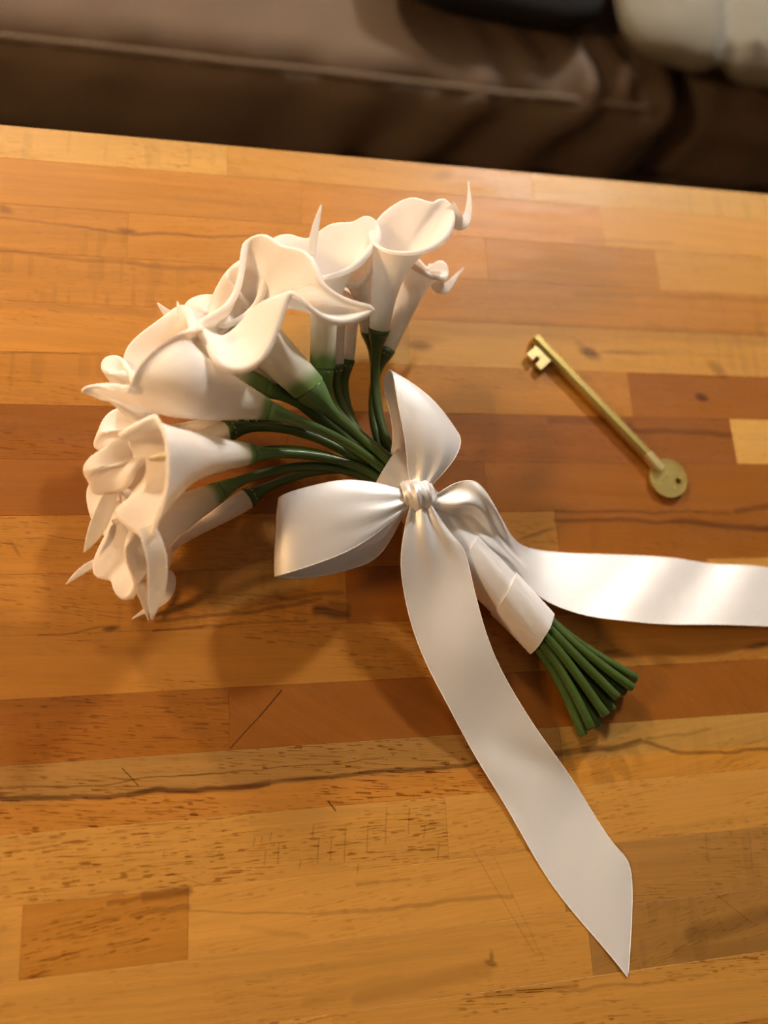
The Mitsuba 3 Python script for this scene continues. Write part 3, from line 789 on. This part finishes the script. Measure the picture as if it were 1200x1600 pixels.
def ribbon(name, A, B, parent, n=90, nc=14, crown=0.0, thick=0.00045, ripple=None, edge=True):
    """A ribbon between two edges given as (px, py, height mm)."""
    a, b = pts(A), pts(B)
    u = np.r_[0, np.cumsum(np.maximum(np.linalg.norm(np.diff((a + b) / 2, axis=0), axis=1), np.maximum(np.linalg.norm(np.diff(a, axis=0), axis=1), np.linalg.norm(np.diff(b, axis=0), axis=1)) * .5) ** 0.8 + 1e-6)]
    a, b = spline(a, n, u=u), spline(b, n, u=u)
    s = np.linspace(0, 1, nc)
    c = a[:, None] * (1 - s)[None, :, None] + b[:, None] * s[None, :, None]
    tn = unit(np.gradient((a + b) / 2, axis=0))
    nr = unit(np.cross(tn, unit(b - a)))
    nr = nr * np.sign(nr[:, 2:3] + 1e-9) if crown else nr
    L = np.r_[0, np.cumsum(np.linalg.norm(np.diff((a + b) / 2, axis=0), axis=1))]
    off = crown * (1 - (2 * s - 1) ** 2)[None] * np.ones((n, 1))
    if ripple is not None:
        off = off + ripple(L[:, None] / L[-1], s[None])
    c = c + off[..., None] * nr[:, None]
    c[..., 2] = np.maximum(c[..., 2], ZT + 0.0004)
    m0 = quads(c.reshape(-1, 3), grid_faces(n, nc))
    _, _, nn = meshkit.arrays(m0, True)
    top, bot = c.reshape(-1, 3) + nn * thick / 2, c.reshape(-1, 3) - nn * thick / 2
    f, N = grid_faces(n, nc), n * nc
    fs = [f, f[:, ::-1] + N]
    for line in (np.arange(n) * nc, np.arange(n) * nc + nc - 1, np.arange(nc), np.arange(nc) + (n - 1) * nc):
        x, y = line[:-1], line[1:]
        fs.append(np.stack([x, y, y + N, x + N], 1))
    m = quads(np.vstack([top, bot]), np.vstack(fs))
    key = obj(name, m, 'satin_bsdf', parent, smooth=50)
    if edge:
        for e in (c[:, 0], c[:, -1]):
            obj('selvedge', tube(e + [0, 0, 0.0001], 0.00032, 6), 'selvedge_bsdf', key, smooth=True)
    return key


bow = numbered(f'{bouquet}__ribbon_bow')


def pleats(a, ph):
    """Folds that run out from both gathered ends of a loop."""
    def fn(t, s):
        g = np.clip(1 - np.minimum(t, 1 - t) / 0.34, 0, 1) ** 1.3
        return a * g * np.sin(s * 17 + ph + 4 * t) + a * 0.5 * np.sin(9 * t + 5 * s + ph)
    return fn


# upper loop: out along the front face, over the fold, back beneath
ribbon('loop', [(645, 768, 40), (638, 742, 43), (633, 692, 52), (623, 632, 59), (616, 590, 60), (609, 578, 57), (600, 594, 52), (604, 625, 46), (613, 690, 38), (609, 738, 32), (632, 768, 33)],
       [(662, 772, 40), (690, 742, 44), (712, 712, 46), (719, 690, 44), (717, 678, 40), (708, 668, 33), (690, 668, 26), (670, 690, 24), (650, 715, 26), (640, 745, 29), (640, 772, 32)], bow, n=110, crown=0.003, ripple=pleats(0.0011, 1))
# left loop
ribbon('loop', [(640, 768, 41), (602, 757, 46), (545, 750, 50), (490, 759, 52), (448, 772, 50), (436, 779, 46), (440, 783, 40), (490, 785, 33), (550, 785, 30), (605, 780, 31), (636, 776, 34)],
       [(640, 790, 40), (592, 830, 44), (545, 860, 46), (490, 882, 45), (442, 897, 40), (430, 901, 34), (445, 903, 28), (500, 900, 24), (560, 885, 24), (600, 858, 26), (634, 794, 33)], bow, n=110, crown=0.002, ripple=pleats(0.0010, 4))
# front tail
ribbon('tail', [(640, 792, 41), (631, 830, 38), (626, 870, 34), (629, 910, 30), (645, 980, 24), (668, 1040, 18), (700, 1102, 12), (745, 1185, 5), (795, 1268, 1.0), (870, 1392, .7), (930, 1465, .6), (980, 1526, .6)],
       [(676, 792, 41), (702, 830, 40), (724, 858, 38), (735, 895, 34), (752, 968, 27), (775, 1030, 22), (806, 1088, 16), (852, 1160, 8), (905, 1235, 2.0), (961, 1322, .8), (985, 1362, .6), (982, 1520, .6)], bow, n=150, nc=16,
       ripple=lambda t, s: 0.0014 * np.sin(t * 21 + 3 * s) * np.clip(1.15 - t, 0, 1) + 0.0012 * np.exp(-((t - .55) / .05) ** 2) * np.sin(6 * s + 1) + 0.0016 * np.clip(1 - t / .16, 0, 1) * np.sin(s * 15 + 1))
# right tail, over a hump and away across the table
ribbon('tail', [(668, 782, 38), (686, 772, 43), (708, 760, 46), (735, 752, 47), (757, 766, 43), (776, 800, 32), (798, 838, 18), (828, 857, 6), (900, 865, 3), (1000, 868, 4), (1100, 879, 2), (1200, 887, 2), (1330, 905, 1)],
       [(674, 798, 38), (690, 815, 33), (708, 834, 29), (730, 848, 27), (757, 868, 24), (782, 882, 21), (808, 900, 17), (835, 925, 13), (870, 947, 11), (940, 966, 13), (1050, 975, 13), (1200, 978, 9), (1330, 985, 3)], bow, n=170, nc=26,
       ripple=lambda t, s: (0.0050 * np.sin(2 * np.pi * (s * 1.35 + t * 3.0) + 0.9) + 0.0016 * np.sin(2 * np.pi * (s * 3 - t * 4))) * np.clip(1 - t / .27, 0, 1) * np.clip(t / .05, 0.25, 1) + 0.0008 * np.sin(t * 31 + 0.8 + 0.9 * s) * np.clip((t - .36) / .12, 0, 1))
# knot: a short gathered band over the middle
kn = spline(pts([(640, 745, 33), (646, 750, 44), (653, 764, 51), (658, 782, 49), (657, 799, 40), (655, 803, 33)]), 24)
wd = unit(at(690, 762, 0.04) - at(625, 772, 0.04))
nk = 24
s = np.linspace(-1, 1, nk)
hw = np.interp(np.linspace(0, 1, 24), [0, .25, .6, 1], [.0066, .0088, .0098, .0072])
tt = np.linspace(0, 1, 24)[:, None]
v = kn[:, None] + hw[:, None, None] * s[None, :, None] * wd + (-0.0062 * s**2 + 0.0009 * np.sin(8 * s + 5 * tt) + 0.0005 * np.sin(15 * s - 4 * tt))[..., None] * unit(EYE - kn[10])
m0 = quads(v.reshape(-1, 3), grid_faces(24, nk))
_, _, nn = meshkit.arrays(m0, True)
f = grid_faces(24, nk)
fs = [f, f[:, ::-1] + 24 * nk]
for line in (np.arange(24) * nk, np.arange(24) * nk + nk - 1, np.arange(nk), np.arange(nk) + 23 * nk):
    fs.append(np.stack([line[:-1], line[1:], line[1:] + 24 * nk, line[:-1] + 24 * nk], 1))
obj('knot', quads(np.vstack([v.reshape(-1, 3), v.reshape(-1, 3) - nn * 0.0006]), np.vstack(fs)), 'satin_bsdf', bow, smooth=50)
